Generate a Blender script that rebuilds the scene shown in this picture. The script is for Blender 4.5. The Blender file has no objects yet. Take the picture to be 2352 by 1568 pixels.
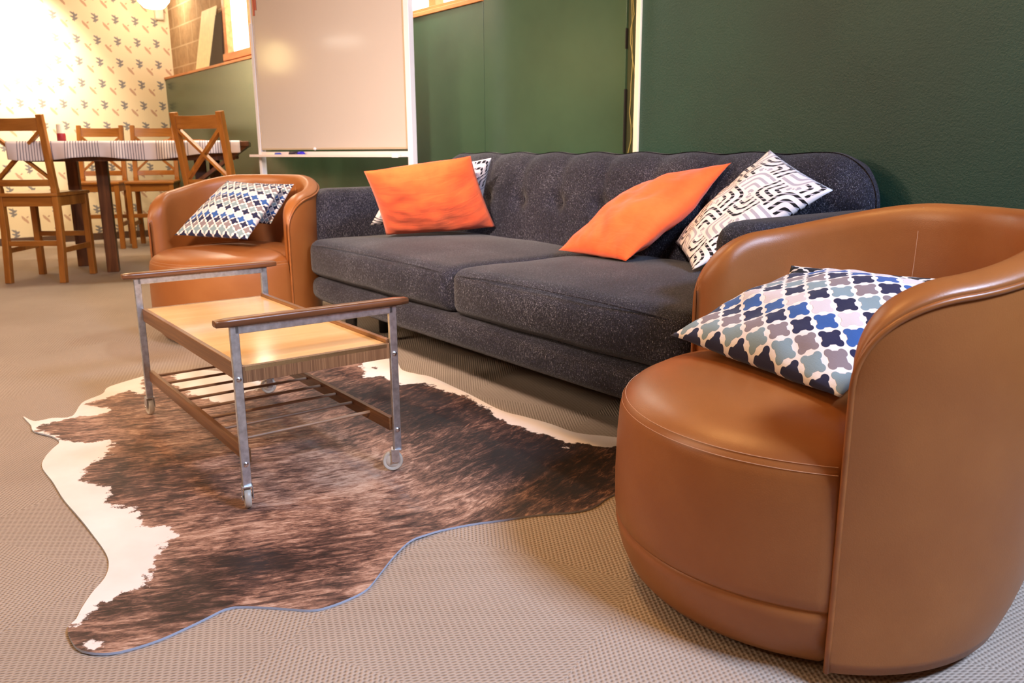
import bpy, math, random
from mathutils import Vector, Matrix, noise, geometry
random.seed(7)
C = bpy.context.scene.collection
PI = math.pi
sc = bpy.context.scene

# ------------------------------------------------------------------ materials
def s2l(c):
    return tuple(((x/255)/12.92 if x/255 <= .04045 else (((x/255)+.055)/1.055)**2.4) for x in c) + (1,)

class E:
    """tiny expression wrapper over shader math nodes"""
    def __init__(s, nt, sock): s.nt, s.s = nt, sock
    def _m(s, op, *a, clamp=False):
        n = s.nt.nodes.new('ShaderNodeMath'); n.operation = op; n.use_clamp = clamp
        for i, x in enumerate((s,)+a):
            if isinstance(x, E): s.nt.links.new(x.s, n.inputs[i])
            else: n.inputs[i].default_value = x
        return E(s.nt, n.outputs[0])
    def __add__(s, o): return s._m('ADD', o)
    __radd__ = __add__
    def __sub__(s, o): return s._m('SUBTRACT', o)
    def __rsub__(s, o): return (s*-1)+o
    def __mul__(s, o): return s._m('MULTIPLY', o)
    __rmul__ = __mul__
    def __truediv__(s, o): return s._m('DIVIDE', o)
    def floor(s): return s._m('FLOOR')
    def fract(s): return s._m('FRACT')
    def abs(s): return s._m('ABSOLUTE')
    def sin(s): return s._m('SINE')
    def cos(s): return s._m('COSINE')
    def sqrt(s): return s._m('SQRT')
    def pow(s, e): return s._m('POWER', e)
    def lt(s, o): return s._m('LESS_THAN', o)
    def gt(s, o): return s._m('GREATER_THAN', o)
    def max(s, o): return s._m('MAXIMUM', o)
    def min(s, o): return s._m('MINIMUM', o)
    def mod(s, o): return s._m('FLOORED_MODULO', o)
    def step(s, a, b):
        n = s.nt.nodes.new('ShaderNodeMapRange'); n.interpolation_type = 'SMOOTHSTEP'
        s.nt.links.new(s.s, n.inputs[0]); n.inputs[1].default_value = a; n.inputs[2].default_value = b
        return E(s.nt, n.outputs[0])

class Mat:
    def __init__(s, name, base=(200, 200, 200), rough=.5, metal=0, spec=.5, **kw):
        s.m = bpy.data.materials.new(name); s.m.use_nodes = True
        s.nt = s.m.node_tree; s.b = s.nt.nodes['Principled BSDF']
        s.b.inputs['Base Color'].default_value = s2l(base)
        s.b.inputs['Roughness'].default_value = rough
        s.b.inputs['Metallic'].default_value = metal
        s.b.inputs['Specular IOR Level'].default_value = spec
        for k, v in kw.items(): s.b.inputs[k.replace('_', ' ')].default_value = v
    def coord(s, kind='Object'):
        n = s.nt.nodes.new('ShaderNodeTexCoord'); s.v = n.outputs[kind]; return s.v
    def xyz(s, kind='Object'):
        n = s.nt.nodes.new('ShaderNodeSeparateXYZ'); s.nt.links.new(s.coord(kind), n.inputs[0])
        return [E(s.nt, o) for o in n.outputs]
    def attr(s, name):
        n = s.nt.nodes.new('ShaderNodeAttribute'); n.attribute_name = name; return E(s.nt, n.outputs['Fac'])
    def vec(s, x, y, z=0.0):
        n = s.nt.nodes.new('ShaderNodeCombineXYZ')
        for i, q in enumerate((x, y, z)):
            if isinstance(q, E): s.nt.links.new(q.s, n.inputs[i])
            else: n.inputs[i].default_value = q
        return n.outputs[0]
    def noise(s, scale, detail=4, rough=.55, v=None, col=False, dist=0):
        n = s.nt.nodes.new('ShaderNodeTexNoise'); n.inputs['Scale'].default_value = scale
        n.inputs['Detail'].default_value = detail; n.inputs['Roughness'].default_value = rough
        n.inputs['Distortion'].default_value = dist
        if v is None: v = s.coord()
        s.nt.links.new(v, n.inputs['Vector'])
        return E(s.nt, n.outputs[0])
    def ramp(s, f, stops, const=False):
        n = s.nt.nodes.new('ShaderNodeValToRGB'); s.nt.links.new(f.s, n.inputs[0])
        if const: n.color_ramp.interpolation = 'CONSTANT'
        e = n.color_ramp.elements
        while len(e) > 1: e.remove(e[-1])
        e[0].position = stops[0][0]; e[0].color = s2l(stops[0][1])
        for p, c in stops[1:]:
            q = e.new(p); q.color = s2l(c)
        return n.outputs[0]
    def mix(s, f, a, b):
        n = s.nt.nodes.new('ShaderNodeMix'); n.data_type = 'RGBA'
        s.nt.links.new(f.s, n.inputs[0])
        for i, c in ((6, a), (7, b)):
            if isinstance(c, tuple): n.inputs[i].default_value = s2l(c)
            else: s.nt.links.new(c, n.inputs[i])
        return n.outputs[2]
    def color(s, c): s.nt.links.new(c, s.b.inputs['Base Color']); return s
    def roughin(s, e): s.nt.links.new(e.s, s.b.inputs['Roughness']); return s
    def bump(s, h, strength=.3, dist=.002):
        n = s.nt.nodes.new('ShaderNodeBump'); n.inputs['Strength'].default_value = strength
        n.inputs['Distance'].default_value = dist
        s.nt.links.new(h.s, n.inputs['Height']); s.nt.links.new(n.outputs[0], s.b.inputs['Normal']); return s

def leather():
    m = Mat('tan leather', (168, 108, 60), .36, spec=.5)
    n = m.noise(3.0, 6, .6); f = m.noise(420, 3, .6)
    m.color(m.ramp(n, [(.3, (138, 81, 39)), (.55, (149, 91, 45)), (.75, (159, 101, 54))]))
    w = m.noise(9, 3, .5)
    m.bump(f*.25 + w*1.0, .35, .0025)
    m.roughin(m.noise(5, 3)*.16 + .30)
    return m.m
def plain(name, c, rough=.5, metal=0, spec=.5, var=0.0, scale=20, **kw):
    m = Mat(name, c, rough, metal, spec, **kw)
    if var:
        d = tuple(max(0, x*(1-var)) for x in c); l = tuple(min(255, x*(1+var)) for x in c)
        m.color(m.ramp(m.noise(scale), [(.3, d), (.7, l)]))
    return m.m
def wood(name, dark, light, axis=0, scale=(1, 1), rough=.4, grain=40, knots=False):
    m = Mat(name, light, rough)
    p = m.xyz()
    q = [c for i, c in enumerate(p) if i != axis]
    a = p[axis]*2.2
    v = m.vec(q[0]*grain*scale[0], q[1]*grain*scale[1], a)
    n = m.noise(1.0, 5, .6, v, dist=.6)
    m.color(m.ramp(n, [(.28, dark), (.5, tuple((a+b)/2 for a, b in zip(dark, light))), (.68, light)]))
    m.bump(n, .15, .001)
    return m.m

M = {}
M['leather'] = leather()
M['leather_dark'] = plain('tan leather piping', (142, 84, 40), .34, var=.08)
M['thread'] = plain('pale stitching', (196, 150, 118), .8)
M['under'] = plain('black underside', (16, 14, 13), .8)
M['steel'] = plain('brushed steel', (196, 202, 208), .34, .9, var=.10, scale=60)
M['bolt'] = plain('bright bolt steel', (215, 215, 218), .22, 1)
M['plastic'] = plain('milky castor plastic', (225, 220, 208), .35, spec=.5, Transmission_Weight=.35)
M['white_metal'] = plain('white powder coated metal', (225, 225, 235), .35)
M['offwhite'] = plain('off white plastic', (228, 220, 205), .4)
M['black'] = plain('black lacquered wood', (14, 13, 12), .4)
M['bar'] = wood('dark walnut handle', (70, 42, 26), (128, 84, 54), 1, rough=.3, grain=90)
M['rail'] = wood('walnut rail', (78, 48, 26), (132, 90, 54), 0, rough=.38, grain=70)
M['rod'] = wood('thin walnut rod', (110, 80, 60), (168, 136, 108), 1, rough=.4, grain=90)
M['veneer'] = wood('striped walnut veneer', (92, 62, 40), (150, 112, 78), 2, scale=(1, 3), rough=.45, grain=110)
M['traytop'] = wood('honey laminate', (198, 160, 108), (212, 176, 124), 1, rough=.14, grain=14)
M['pine'] = wood('honey pine', (148, 88, 30), (192, 126, 54), 2, rough=.35, grain=22)
M['pinex'] = wood('honey pine rail', (148, 88, 30), (192, 128, 56), 0, rough=.33, grain=22)
M['tablewood'] = wood('dark stained table wood', (78, 42, 20), (136, 82, 42), 2, rough=.4, grain=24)
M['sill'] = wood('orange pine sill', (170, 98, 48), (214, 142, 84), 0, rough=.45, grain=20)

def m_sofa():
    m = Mat('charcoal flecked weave', (52, 50, 58), .85, spec=.3)
    p = m.xyz('Object')
    n1 = m.noise(1, 2, .5, m.vec(p[0]*620, p[1]*620, p[2]*110))
    n2 = m.noise(1, 2, .5, m.vec(p[0]*160, p[1]*560, p[2]*560))
    big = m.noise(6, 3, .5)
    fl = (n1*.6 + n2*.4)
    fleck = (fl + big*.12).step(.60, .74)
    base = m.ramp(m.noise(140, 3, .6), [(.3, (11, 11, 20)), (.5, (23, 23, 36)), (.7, (40, 40, 58))])
    m.color(m.mix(fleck*.6, base, (165, 165, 180)))
    m.bump(n1+n2, .5, .0015)
    m.b.inputs['Sheen Weight'].default_value = .12; m.b.inputs['Sheen Roughness'].default_value = .4
    return m.m
M['sofa'] = m_sofa()

def m_orange():
    m = Mat('coral orange cotton', (236, 96, 46), .8, spec=.2)
    p = m.xyz('UV')
    w = (p[0]*1100).sin()*(p[1]*1100).sin()
    m.color(m.ramp(m.noise(8, 4, .6), [(.3, (246, 92, 44)), (.7, (252, 112, 56))]))
    cr = m.noise(1, 4, .6, m.vec(p[0]*3+p[1]*2, p[1]*14-p[0]*2), dist=1.2)
    m.bump(w*.04 + cr*1.0, .5, .006)
    m.b.inputs['Sheen Weight'].default_value = .2
    return m.m
M['orange'] = m_orange()

def m_quatrefoil(name, rows, dark=False):
    m = Mat(name, (235, 230, 230), .8, spec=.25)
    p = m.xyz('UV')
    X = p[0]*rows; Y = p[1]*rows*.95
    a = X+Y; b = X-Y
    ai = (a+.5).floor(); bi = (b+.5).floor()
    s = a-ai; t = b-bi
    sa, ta = s.abs(), t.abs()
    dl = ((sa-.275)*(sa-.275)+(ta-.275)*(ta-.275)).sqrt()/.180
    d = dl.min(sa.max(ta)/.36)
    ins = d.step(1.05, .97)
    row = ((ai-bi)*1.0+600).mod(6.0)/6.0 + .02
    if dark:
        cols = [(16, 20, 34), (196, 182, 150), (16, 20, 34), (24, 24, 30), (60, 66, 70), (30, 34, 44)]
    else:
        cols = [(26, 30, 66), (128, 150, 160), (132, 120, 126), (28, 32, 70), (46, 88, 156), (206, 198, 204)]
    c = m.ramp(row, [(i/6, q) for i, q in enumerate(cols)], True)
    m.color(m.mix(ins, (232, 226, 224), c))
    th = m.noise(1, 3, .6, m.vec(X*4, Y*90))
    m.bump(ins*.8+th*.5, .6, .0018)
    m.b.inputs['Sheen Weight'].default_value = .15
    return m.m
M['quatre'] = m_quatrefoil('blue quatrefoil cloth', 6.6)
M['quatre_small'] = m_quatrefoil('small blue quatrefoil cloth', 8.4)
M['quatre_dark'] = m_quatrefoil('dark quatrefoil cloth', 6.6, True)

def m_maze():
    m = Mat('white maze pattern weave', (230, 226, 230), .85, spec=.2)
    p = m.xyz('UV')
    X = p[0]*4.6+.2; Y = p[1]*4.6+.1
    xi = X.floor(); yi = Y.floor(); a = X-xi; b = Y-yi
    par = (xi+yi).mod(2.0)
    # two orientations of nested corners
    def nest(u, w): return ((u.pow(7.0))+(w.pow(7.0))).pow(1/7.)
    fa = yi.mod(2.0); fb = xi.mod(2.0)
    a2 = a*(1.0-fa)+(1.0-a)*fa; b2 = b*(1.0-fb)+(1.0-b)*fb
    mm = nest(a2, b2)
    st = (mm*4.0).fract()
    line = ((st-.5).abs()).lt(.20)
    k = ((xi*3+yi*5).mod(4.0)/4.0+.02)
    dash = (((a-b)*26).sin()).gt(-.55)
    half = (((xi+yi*2).mod(3.0)).lt(1.5))*(mm.gt(.25))
    blackcell = k.gt(.0)
    dark = half*(dash)
    c = m.mix(dark, (176, 174, 190), (28, 28, 34))
    c2 = m.mix(line*m.noise(60, 2).gt(.30), (232, 228, 232), c)
    m.color(c2)
    m.bump(line+m.noise(160, 3)*.6, .6, .002)
    return m.m
M['maze'] = m_maze()

def m_hide():
    m = Mat('brindle cowhide', (90, 60, 50), .55, spec=.3)
    d = m.attr('coat'); t = m.attr('tone')
    uv = m.xyz('UV'); u, v = uv[0], uv[1]
    st = m.noise(1, 5, .65, m.vec(u*42, v*11), dist=1.4)
    fine = m.noise(1, 4, .7, m.vec(u*230, v*60), dist=.8)
    blot = m.noise(7, 4, .65)
    f = t + (st-.5)*1.7 + (fine-.5)*.95 + (blot-.5)*1.0 + .06
    col = m.ramp(f, [(.0, (30, 22, 25)), (.22, (54, 36, 32)), (.42, (96, 68, 60)), (.62, (146, 110, 94)), (.8, (186, 152, 134)), (1.0, (208, 182, 166))])
    edge = m.noise(26, 5, .7)
    e2 = m.noise(7, 3, .6)
    w = (d + (edge-.5)*.10 + (e2-.5)*.05).step(.004, -.004)
    wh = m.ramp(m.noise(5, 4), [(.3, (240, 230, 228)), (.7, (250, 245, 246))])
    c = m.mix(w, col, wh)
    spine = m.attr('spine')
    c = m.mix((spine*(m.noise(26, 4, .6).step(.38, .62)))*.55, c, (118, 112, 116))
    m.color(c)
    m.bump(fine, .3, .001)
    m.b.inputs['Sheen Weight'].default_value = .08
    return m.m
M['hide'] = m_hide()
M['hide_edge'] = plain('pale hide backing', (176, 186, 206), .7)

def m_carpet():
    m = Mat('beige loop carpet tile', (180, 160, 140), .95, spec=.15)
    p = m.xyz()
    x = p[0]*.906+p[1]*.423; y = p[1]*.906-p[0]*.423
    ti = (x/.5).floor(); tj = (y/.5).floor()
    par = (ti+tj).mod(2.0)
    k = 2*PI/.0105
    rib1 = (x*k).sin()*(y*k*.62).sin()
    rib2 = ((x+y)*k*.30).sin()*((x-y)*k*.95).sin()
    r = rib1*par + rib2*(1.0-par)
    r01 = r*.5+.5
    n = m.noise(1.3, 4, .6)
    base = m.ramp(n, [(.3, (174, 160, 147)), (.7, (190, 176, 164))])
    tone = m.noise(300, 2, .6)
    c = m.mix((r01*.75+tone*.25).step(.05, .62), (126, 112, 100), base)
    m.color(c)
    m.bump(r01+tone*.6, .6, .003)
    return m.m
M['carpet'] = m_carpet()

def m_green(name, a, b, rough, bs, bd, scale=220):
    m = Mat(name, a, rough, spec=.5)
    m.color(m.ramp(m.noise(3, 4), [(.3, a), (.7, b)]))
    m.bump(m.noise(scale, 3, .7), bs, bd)
    return m.m
M['green'] = m_green('satin green panel', (52, 76, 58), (58, 84, 64), .23, .10, .001)
M['green_dark'] = m_green('rough dark green board', (18, 54, 44), (23, 62, 50), .48, .6, .003, 160)
M['green_shade'] = m_green('olive green gap panel', (44, 50, 24), (54, 60, 28), .5, .4, .002)

def m_wallpaper():
    m = Mat('cream palm wallpaper', (240, 222, 186), .7, spec=.2)
    p = m.xyz(); Y, Z = p[1]/.185, p[2]/.205
    def blobs(ox, oy, spec):
        a = (Y+ox).fract()-.5; b = (Z+oy).fract()-.5
        out = None
        for cx, cy, rx, ry, rot in spec:
            da = a-cx; db = b-cy
            c, s = math.cos(rot), math.sin(rot)
            q = ((da*c+db*s)/rx); r = ((db*c-da*s)/ry)
            v = (q*q+r*r)
            out = v if out is None else out.min(v)
        return out
    nz = m.noise(90, 3, .7)
    palm = blobs(0, 0, [(-.02, .12, .19, .05, -.5), (.05, .05, .15, .05, .5), (-.04, -.03, .17, .045, -.35), (.03, -.10, .16, .055, .4), (0, .0, .04, .23, 0)])
    leaf = blobs(.5, .32, [(-.05, .03, .18, .065, -.9), (.05, -.06, .18, .065, -.9), (.12, .10, .07, .04, .6)])
    f1 = (palm + (nz-.5)*1.6).step(1.15, .7); f2 = (leaf+(nz-.5)*1.8).step(1.1, .6)
    c = m.mix(f2*.75, (240, 224, 190), (186, 140, 116))
    c = m.mix(f1*.8, c, (92, 96, 116))
    m.color(c); return m.m
M['wallpaper'] = m_wallpaper()

def m_block():
    m = Mat('buff concrete block', (200, 160, 110), .85, spec=.2)
    p = m.xyz()
    bz = p[2]/.19; row = bz.floor(); bx = p[0]/.39+row*.5
    fx = bx.fract(); fz = bz.fract()
    mor = fx.lt(.04).max(fz.lt(.07))
    n = m.noise(12, 4, .7)
    base = m.ramp(n, [(.3, (150, 122, 94)), (.7, (180, 150, 118))])
    m.color(m.mix(mor, base, (190, 166, 138)))
    m.bump(n-mor*.6, .5, .006); return m.m
M['block'] = m_block()

def m_cloth():
    m = Mat('striped table cloth', (230, 222, 226), .85, spec=.2)
    p = m.xyz('UV')
    blk = (p[0]*5.2).fract()
    s = (p[0]*88).fract().lt(.30)*blk.gt(.22)
    m.color(m.mix(s*.85, (228, 218, 222), (84, 78, 98)))
    return m.m
M['tablecloth'] = m_cloth()

def emit(name, c, st):
    m = Mat(name, c, .5); m.b.inputs['Emission Color'].default_value = s2l(c); m.b.inputs['Emission Strength'].default_value = st
    return m.m

# ------------------------------------------------------------------ mesh helpers
class MB:
    def __init__(s): s.v, s.f, s.uv, s.mi = [], [], {}, []
    def add(s, vs, fs, mi=0, uvs=None):
        o = len(s.v); s.v += [tuple(v) for v in vs]
        for f in fs:
            s.f.append(tuple(i+o for i in f)); s.mi.append(mi)
        if uvs:
            for i, u in enumerate(uvs): s.uv[o+i] = u
        return s
    def box(s, lo, hi, mi=0, T=None):
        x0, y0, z0 = lo; x1, y1, z1 = hi
        vs = [(x0, y0, z0), (x1, y0, z0), (x1, y1, z0), (x0, y1, z0), (x0, y0, z1), (x1, y0, z1), (x1, y1, z1), (x0, y1, z1)]
        if T: vs = [T @ Vector(v) for v in vs]
        return s.add(vs, [(0, 3, 2, 1), (4, 5, 6, 7), (0, 1, 5, 4), (1, 2, 6, 5), (2, 3, 7, 6), (3, 0, 4, 7)], mi)
    def bar(s, a, b, w, d, up=(0, 0, 1), mi=0):
        a, b = Vector(a), Vector(b); t = (b-a).normalized(); u = Vector(up)
        x = t.cross(u)
        if x.length < 1e-4: x = t.cross(Vector((0, 1, 0)))
        x.normalize(); y = x.cross(t)
        vs = []
        for p in (a, b):
            for i, j in ((-1, -1), (1, -1), (1, 1), (-1, 1)): vs.append(p + x*i*w/2 + y*j*d/2)
        return s.add(vs, [(0, 1, 2, 3), (7, 6, 5, 4), (0, 4, 5, 1), (1, 5, 6, 2), (2, 6, 7, 3), (3, 7, 4, 0)], mi)
    def tube(s, pts, r, n=10, cap=True, closed=False, mi=0):
        pts = [Vector(p) for p in pts]; vs = []; N = len(pts); up = Vector((.13, .21, .97))
        rr = r if isinstance(r, (list, tuple)) else [r]*N
        prev = None
        for i, p in enumerate(pts):
            if closed: t = pts[(i+1) % N]-pts[i-1]
            else: t = pts[min(i+1, N-1)]-pts[max(i-1, 0)]
            t.normalize()
            x = (prev - t*prev.dot(t)) if prev else t.cross(up)
            if x.length < 1e-5: x = t.cross(Vector((1, 0, 0)))
            x.normalize(); prev = x; y = t.cross(x)
            for k in range(n):
                a = 2*PI*k/n; vs.append(p+(x*math.cos(a)+y*math.sin(a))*rr[i])
        fs = []
        for i in range(N if closed else N-1):
            for k in range(n):
                a, b = i*n+k, i*n+(k+1) % n; c, d = ((i+1) % N)*n+(k+1) % n, ((i+1) % N)*n+k
                fs.append((a, b, c, d))
        if cap and not closed:
            fs.append(tuple(range(n-1, -1, -1))); fs.append(tuple((N-1)*n+k for k in range(n)))
        return s.add(vs, fs, mi)
    def lathe(s, prof, n=24, c=(0, 0, 0), T=None, mi=0):
        vs = []
        for r, z in prof:
            for k in range(n):
                a = 2*PI*k/n; v = Vector((c[0]+r*math.cos(a), c[1]+r*math.sin(a), c[2]+z)); vs.append(T @ v if T else v)
        fs = []
        for i in range(len(prof)-1):
            for k in range(n): fs.append((i*n+k, i*n+(k+1) % n, (i+1)*n+(k+1) % n, (i+1)*n+k))
        fs.append(tuple(range(n-1, -1, -1))); fs.append(tuple((len(prof)-1)*n+k for k in range(n)))
        return s.add(vs, fs, mi)
    def build(s, name, mats, parent=None, smooth=False, bevel=0, seg=2, angle=40):
        me = bpy.data.meshes.new(name); me.from_pydata(s.v, [], s.f); me.validate()
        if not isinstance(mats, (list, tuple)): mats = [mats]
        for m in mats: me.materials.append(m)
        for p, i in zip(me.polygons, s.mi): p.material_index = i
        if s.uv:
            l = me.uv_layers.new(name='UVMap')
            for lp in me.loops: l.data[lp.index].uv = s.uv.get(lp.vertex_index, (0, 0))
        if smooth: me.polygons.foreach_set('use_smooth', [True]*len(me.polygons))
        o = bpy.data.objects.new(name, me); C.objects.link(o)
        if parent: o.parent = parent
        if bevel:
            b = o.modifiers.new('bevel', 'BEVEL'); b.width = bevel; b.segments = seg; b.limit_method = 'ANGLE'; b.angle_limit = math.radians(30)
            me.polygons.foreach_set('use_smooth', [True]*len(me.polygons))
            b.harden_normals = True
        if smooth and angle < 180:
            me.set_sharp_from_angle(angle=math.radians(angle))
        return o

def grid(nu, nv, fn, flip=False, wrap=False):
    vs = [fn(i/(nu-1), j/(nv-1)) for j in range(nv) for i in range(nu)]
    fs = []
    for j in range(nv-1):
        for i in range(nu-1):
            q = (j*nu+i, j*nu+i+1, (j+1)*nu+i+1, (j+1)*nu+i); fs.append(q[::-1] if flip else q)
    return vs, fs
def rbox(mb, lo, hi, r, n=12, fn=None, mi=0):
    """rounded box with n cells per side, optional deformation fn(p, unit)"""
    lo, hi = Vector(lo), Vector(hi); c = (lo+hi)/2; h = (hi-lo)/2
    r = min(r, min(h)*.999); idx = {}; vs = []; fs = []
    def spread(k, L):   # denser near the ends
        t = -1+2*k/n; 
        return math.copysign(1-(1-abs(t))**1.5, t)
    def vert(i, j, k):
        key = (i, j, k)
        if key not in idx:
            u = Vector((spread(i, 0), spread(j, 1), spread(k, 2)))
            p = Vector((u[a]*h[a] for a in range(3)))
            q = Vector((max(-(h[a]-r), min(h[a]-r, p[a])) for a in range(3)))
            d = p-q
            if d.length > 1e-9: p = q+d.normalized()*r
            if fn: p = fn(p, u, h)
            idx[key] = len(vs); vs.append(p+c)
        return idx[key]
    for a in range(n):
        for b in range(n):
            for k, fl in ((0, 1), (n, 0)):
                for ax in range(3):
                    q = []
                    for da, db in ((0, 0), (1, 0), (1, 1), (0, 1)):
                        t = [0, 0, 0]; t[ax] = k; t[(ax+1) % 3] = a+da; t[(ax+2) % 3] = b+db; q.append(vert(*t))
                    fs.append(tuple(q[::-1] if fl else q))
    return mb.add(vs, fs, mi)

def tag(o, label=None, cat=None, group=None, kind=None):
    if label: o['label'] = label
    if cat: o['category'] = cat
    if group: o['group'] = group
    if kind: o['kind'] = kind
    return o
def thing(name, label, cat, loc=(0, 0, 0), rotz=0, group=None, sc_=1):
    o = bpy.data.objects.new(name, None); C.objects.link(o); o.empty_display_size = .1
    o.location = loc; o.rotation_euler = (0, 0, rotz); o.scale = (sc_,)*3
    return tag(o, label, cat, group)
def copy_tree(o, parent=None):
    c = o.copy(); C.objects.link(c); c.parent = parent
    for ch in list(o.children): copy_tree(ch, c)
    return c
def sub(label, o):
    o['label'] = label; return o

# ------------------------------------------------------------------ camera (2352 x 1568)
H = .88; F = 1892.49
R = ((.60485207, .79631173, -.00644922), (.17742801, -.14265465, -.97373967), (-.77632034, .58782419, -.22757297))
cam = bpy.data.cameras.new('camera'); co = bpy.data.objects.new('camera', cam); C.objects.link(co)
cam.sensor_width = 22.3; cam.lens = F/2352*22.3; cam.clip_start = .05
m3 = Matrix((R[0], tuple(-x for x in R[1]), tuple(-x for x in R[2]))).transposed()
co.matrix_world = Matrix.Translation((0, 0, H)) @ m3.to_4x4()
cam.dof.use_dof = True; cam.dof.focus_distance = 1.9; cam.dof.aperture_fstop = 4.5
sc.camera = co
def ray(x, y):
    a = ((x-1176)/F, (y-784)/F, 1)
    return Vector((sum(a[i]*R[i][k] for i in range(3)) for k in range(3)))
def at_z(x, y, z=0):
    d = ray(x, y); t = (z-H)/d.z; return Vector((d.x*t, d.y*t, z))

# ------------------------------------------------------------------ setting
XW, YP, YU, ZL = -9.3, 2.55, 2.64, 1.60
XR, YB, ZC = 3.6, -3.4, 2.75
MB().box((XW-.2, YB-.2, -.1), (XR+.2, 3.2, 0)).build('floor', M['carpet'])['kind'] = 'structure'
warmwall = plain('ochre plaster', (176, 132, 84), .8)
MB().box((XW-.2, YB-.2, ZC), (XR+.2, 3.2, ZC+.1)).build('ceiling', plain('warm timber ceiling', (196, 158, 112), .8))['kind'] = 'structure'
MB().box((XW-.1, YB-.1, 0), (XW, 3.1, ZC)).build('wall_left', M['wallpaper'])['kind'] = 'structure'
MB().box((XW, YB-.1, 0), (XR, YB, ZC)).build('wall_front', warmwall)['kind'] = 'structure'
MB().box((XR, YB, 0), (XR+.1, 3.1, ZC)).build('wall_right', warmwall)['kind'] = 'structure'
# green lower wall: boards with a thin joint, then gap strip, trim and rough board
XT = -2.46
bk = MB(); bk.box((XW, YP, 0), (-3.59, YP+.08, ZL)); bk.box((-3.586, YP, 0), (-2.575, YP+.08, ZC)); 
o = bk.build('wall_back_panelling', M['green'], bevel=.0015); o['kind'] = 'structure'; o.name = 'wall_back'
MB().box((-2.575, YP+.012, 0), (XT, YP+.08, ZC)).build('trim_1', M['green_shade'])['kind'] = 'structure'
MB().box((XT-.012, YP-.05, 0), (XT+.013, YP+.08, ZC)).build('trim_2', plain('cream edge trim', (226, 218, 196), .5), bevel=.002)['kind'] = 'structure'
MB().box((XT+.013, YP-.04, 0), (XR, YP+.08, ZC)).build('wall_back_board', M['green_dark'])['kind'] = 'structure'
bpy.data.objects['wall_back_board'].name = 'wall_alcove'
# torn filler lines in the gap strip
tr = MB()
for seed in (1, 2):
    random.seed(seed); pts = []
    for i in range(22):
        z = .86+i*.055; pts.append((-2.562+.012*seed+random.uniform(-.010, .012)+(.018*math.sin(i*.5) if seed == 2 else 0), YP+.010, z))
    tr.tube(pts, .0022, 5)
tr.build('trim_3', plain('flaking filler', (150, 140, 84), .8))['kind'] = 'structure'
tr = MB(); tr.box((-2.579, YP-.0005, .86), (-2.572, YP+.02, 1.12)); tr.box((-2.579, YP-.0005, 1.28), (-2.574, YP+.02, 1.36)); tr.build('trim_4', M['under'])['kind'] = 'structure'
# top cap of the panelling + sill
MB().box((XW, YP-.012, ZL), (-3.595, YU+.02, ZL+.022)).build('trim_5', M['sill'], bevel=.003)['kind'] = 'structure'
# upper block wall with two openings
W1 = (-7.62, -5.6, 1.71, 2.5); W2 = (-4.9, -3.62, 1.66, 2.5)
ub = MB()
for x0, x1, z0, z1 in ((XW, W1[0], ZL, ZC), (W1[0], W1[1], ZL, W1[2]), (W1[0], W1[1], W1[3], ZC), (W1[1], W2[0], ZL, ZC), (W2[0], W2[1], ZL, W2[2]), (W2[0], W2[1], W2[3], ZC), (W2[1], XR, ZL+.03, ZC)):
    ub.box((x0, YU, z0), (x1, YU+.1, z1))
ub.build('wall_back_upper', M['block'])['kind'] = 'structure'
bpy.data.objects['wall_back_upper'].name = 'wall_upper'
glow = emit('bright window pane', (255, 250, 232), 5.0)
for n, W, bars in ((1, W1, (-7.62, -7.02, -6.3, -5.6)), (2, W2, (-4.9, -4.2, -3.65))):
    w = bpy.data.objects.new('window_%d' % n, None); C.objects.link(w); w['kind'] = 'structure'
    MB().box((W[0], YU+.06, W[2]), (W[1], YU+.07, W[3])).build('pane', glow, w)
    f = MB()
    for b in bars: f.box((b-.035, YU-.01, W[2]-.0), (b+.035, YU+.05, W[3]))
    f.box((W[0]-.04, YU-.03, W[2]-.06), (W[1]+.04, YU+.05, W[2])); f.box((W[0]-.04, YU-.02, W[3]), (W[1]+.04, YU+.05, W[3]+.06))
    f.build('window_frame', M['sill'], w, bevel=.004)
MB().box((XW, YB, 0), (XW+.012, YP, .07)).build('baseboard_left', plain('dark skirting', (90, 64, 46), .5), bevel=.003)['kind'] = 'structure'
# thermostat
o = MB(); rbox(o, (-9.3, 2.50, 2.18), (-9.25, 2.59, 2.33), .02, 8)
tag(o.build('thermostat', M['offwhite'], smooth=True, angle=180), 'small white rounded wall box at the top edge of the patterned wallpaper', 'thermostat')
# leaning board on the ledge
t = thing('leaning_board', 'tall pale cream board leaning on the block wall above the green panelling', 'board', (-8.1, 2.6, ZL+.022))
b = MB(); b.add([(-.20, .0, 0), (.20, 0, 0), (.43, .03, .5), (.03, .03, .5), (-.20, .018, 0), (.20, .018, 0), (.43, .038, .5), (.03, .038, .5)],
                [(0, 1, 2, 3), (7, 6, 5, 4), (0, 4, 5, 1), (1, 5, 6, 2), (2, 6, 7, 3), (3, 7, 4, 0)])
t.location = (-8.15, 2.575, ZL+.022)
b.build('board_face', plain('pale cream paint', (236, 228, 186), .6, var=.03), t)
b = MB(); b.add([(.20, .0, 0), (.44, .045, 0), (.50, .05, .45), (.38, .028, .42), (.20, .02, 0), (.44, .055, 0), (.50, .058, .45), (.38, .04, .42)],
                [(0, 1, 2, 3), (7, 6, 5, 4), (0, 4, 5, 1), (1, 5, 6, 2), (2, 6, 7, 3), (3, 7, 4, 0)])
b.build('board_back', plain('dark brown backing', (58, 44, 34), .7), t)
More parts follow.
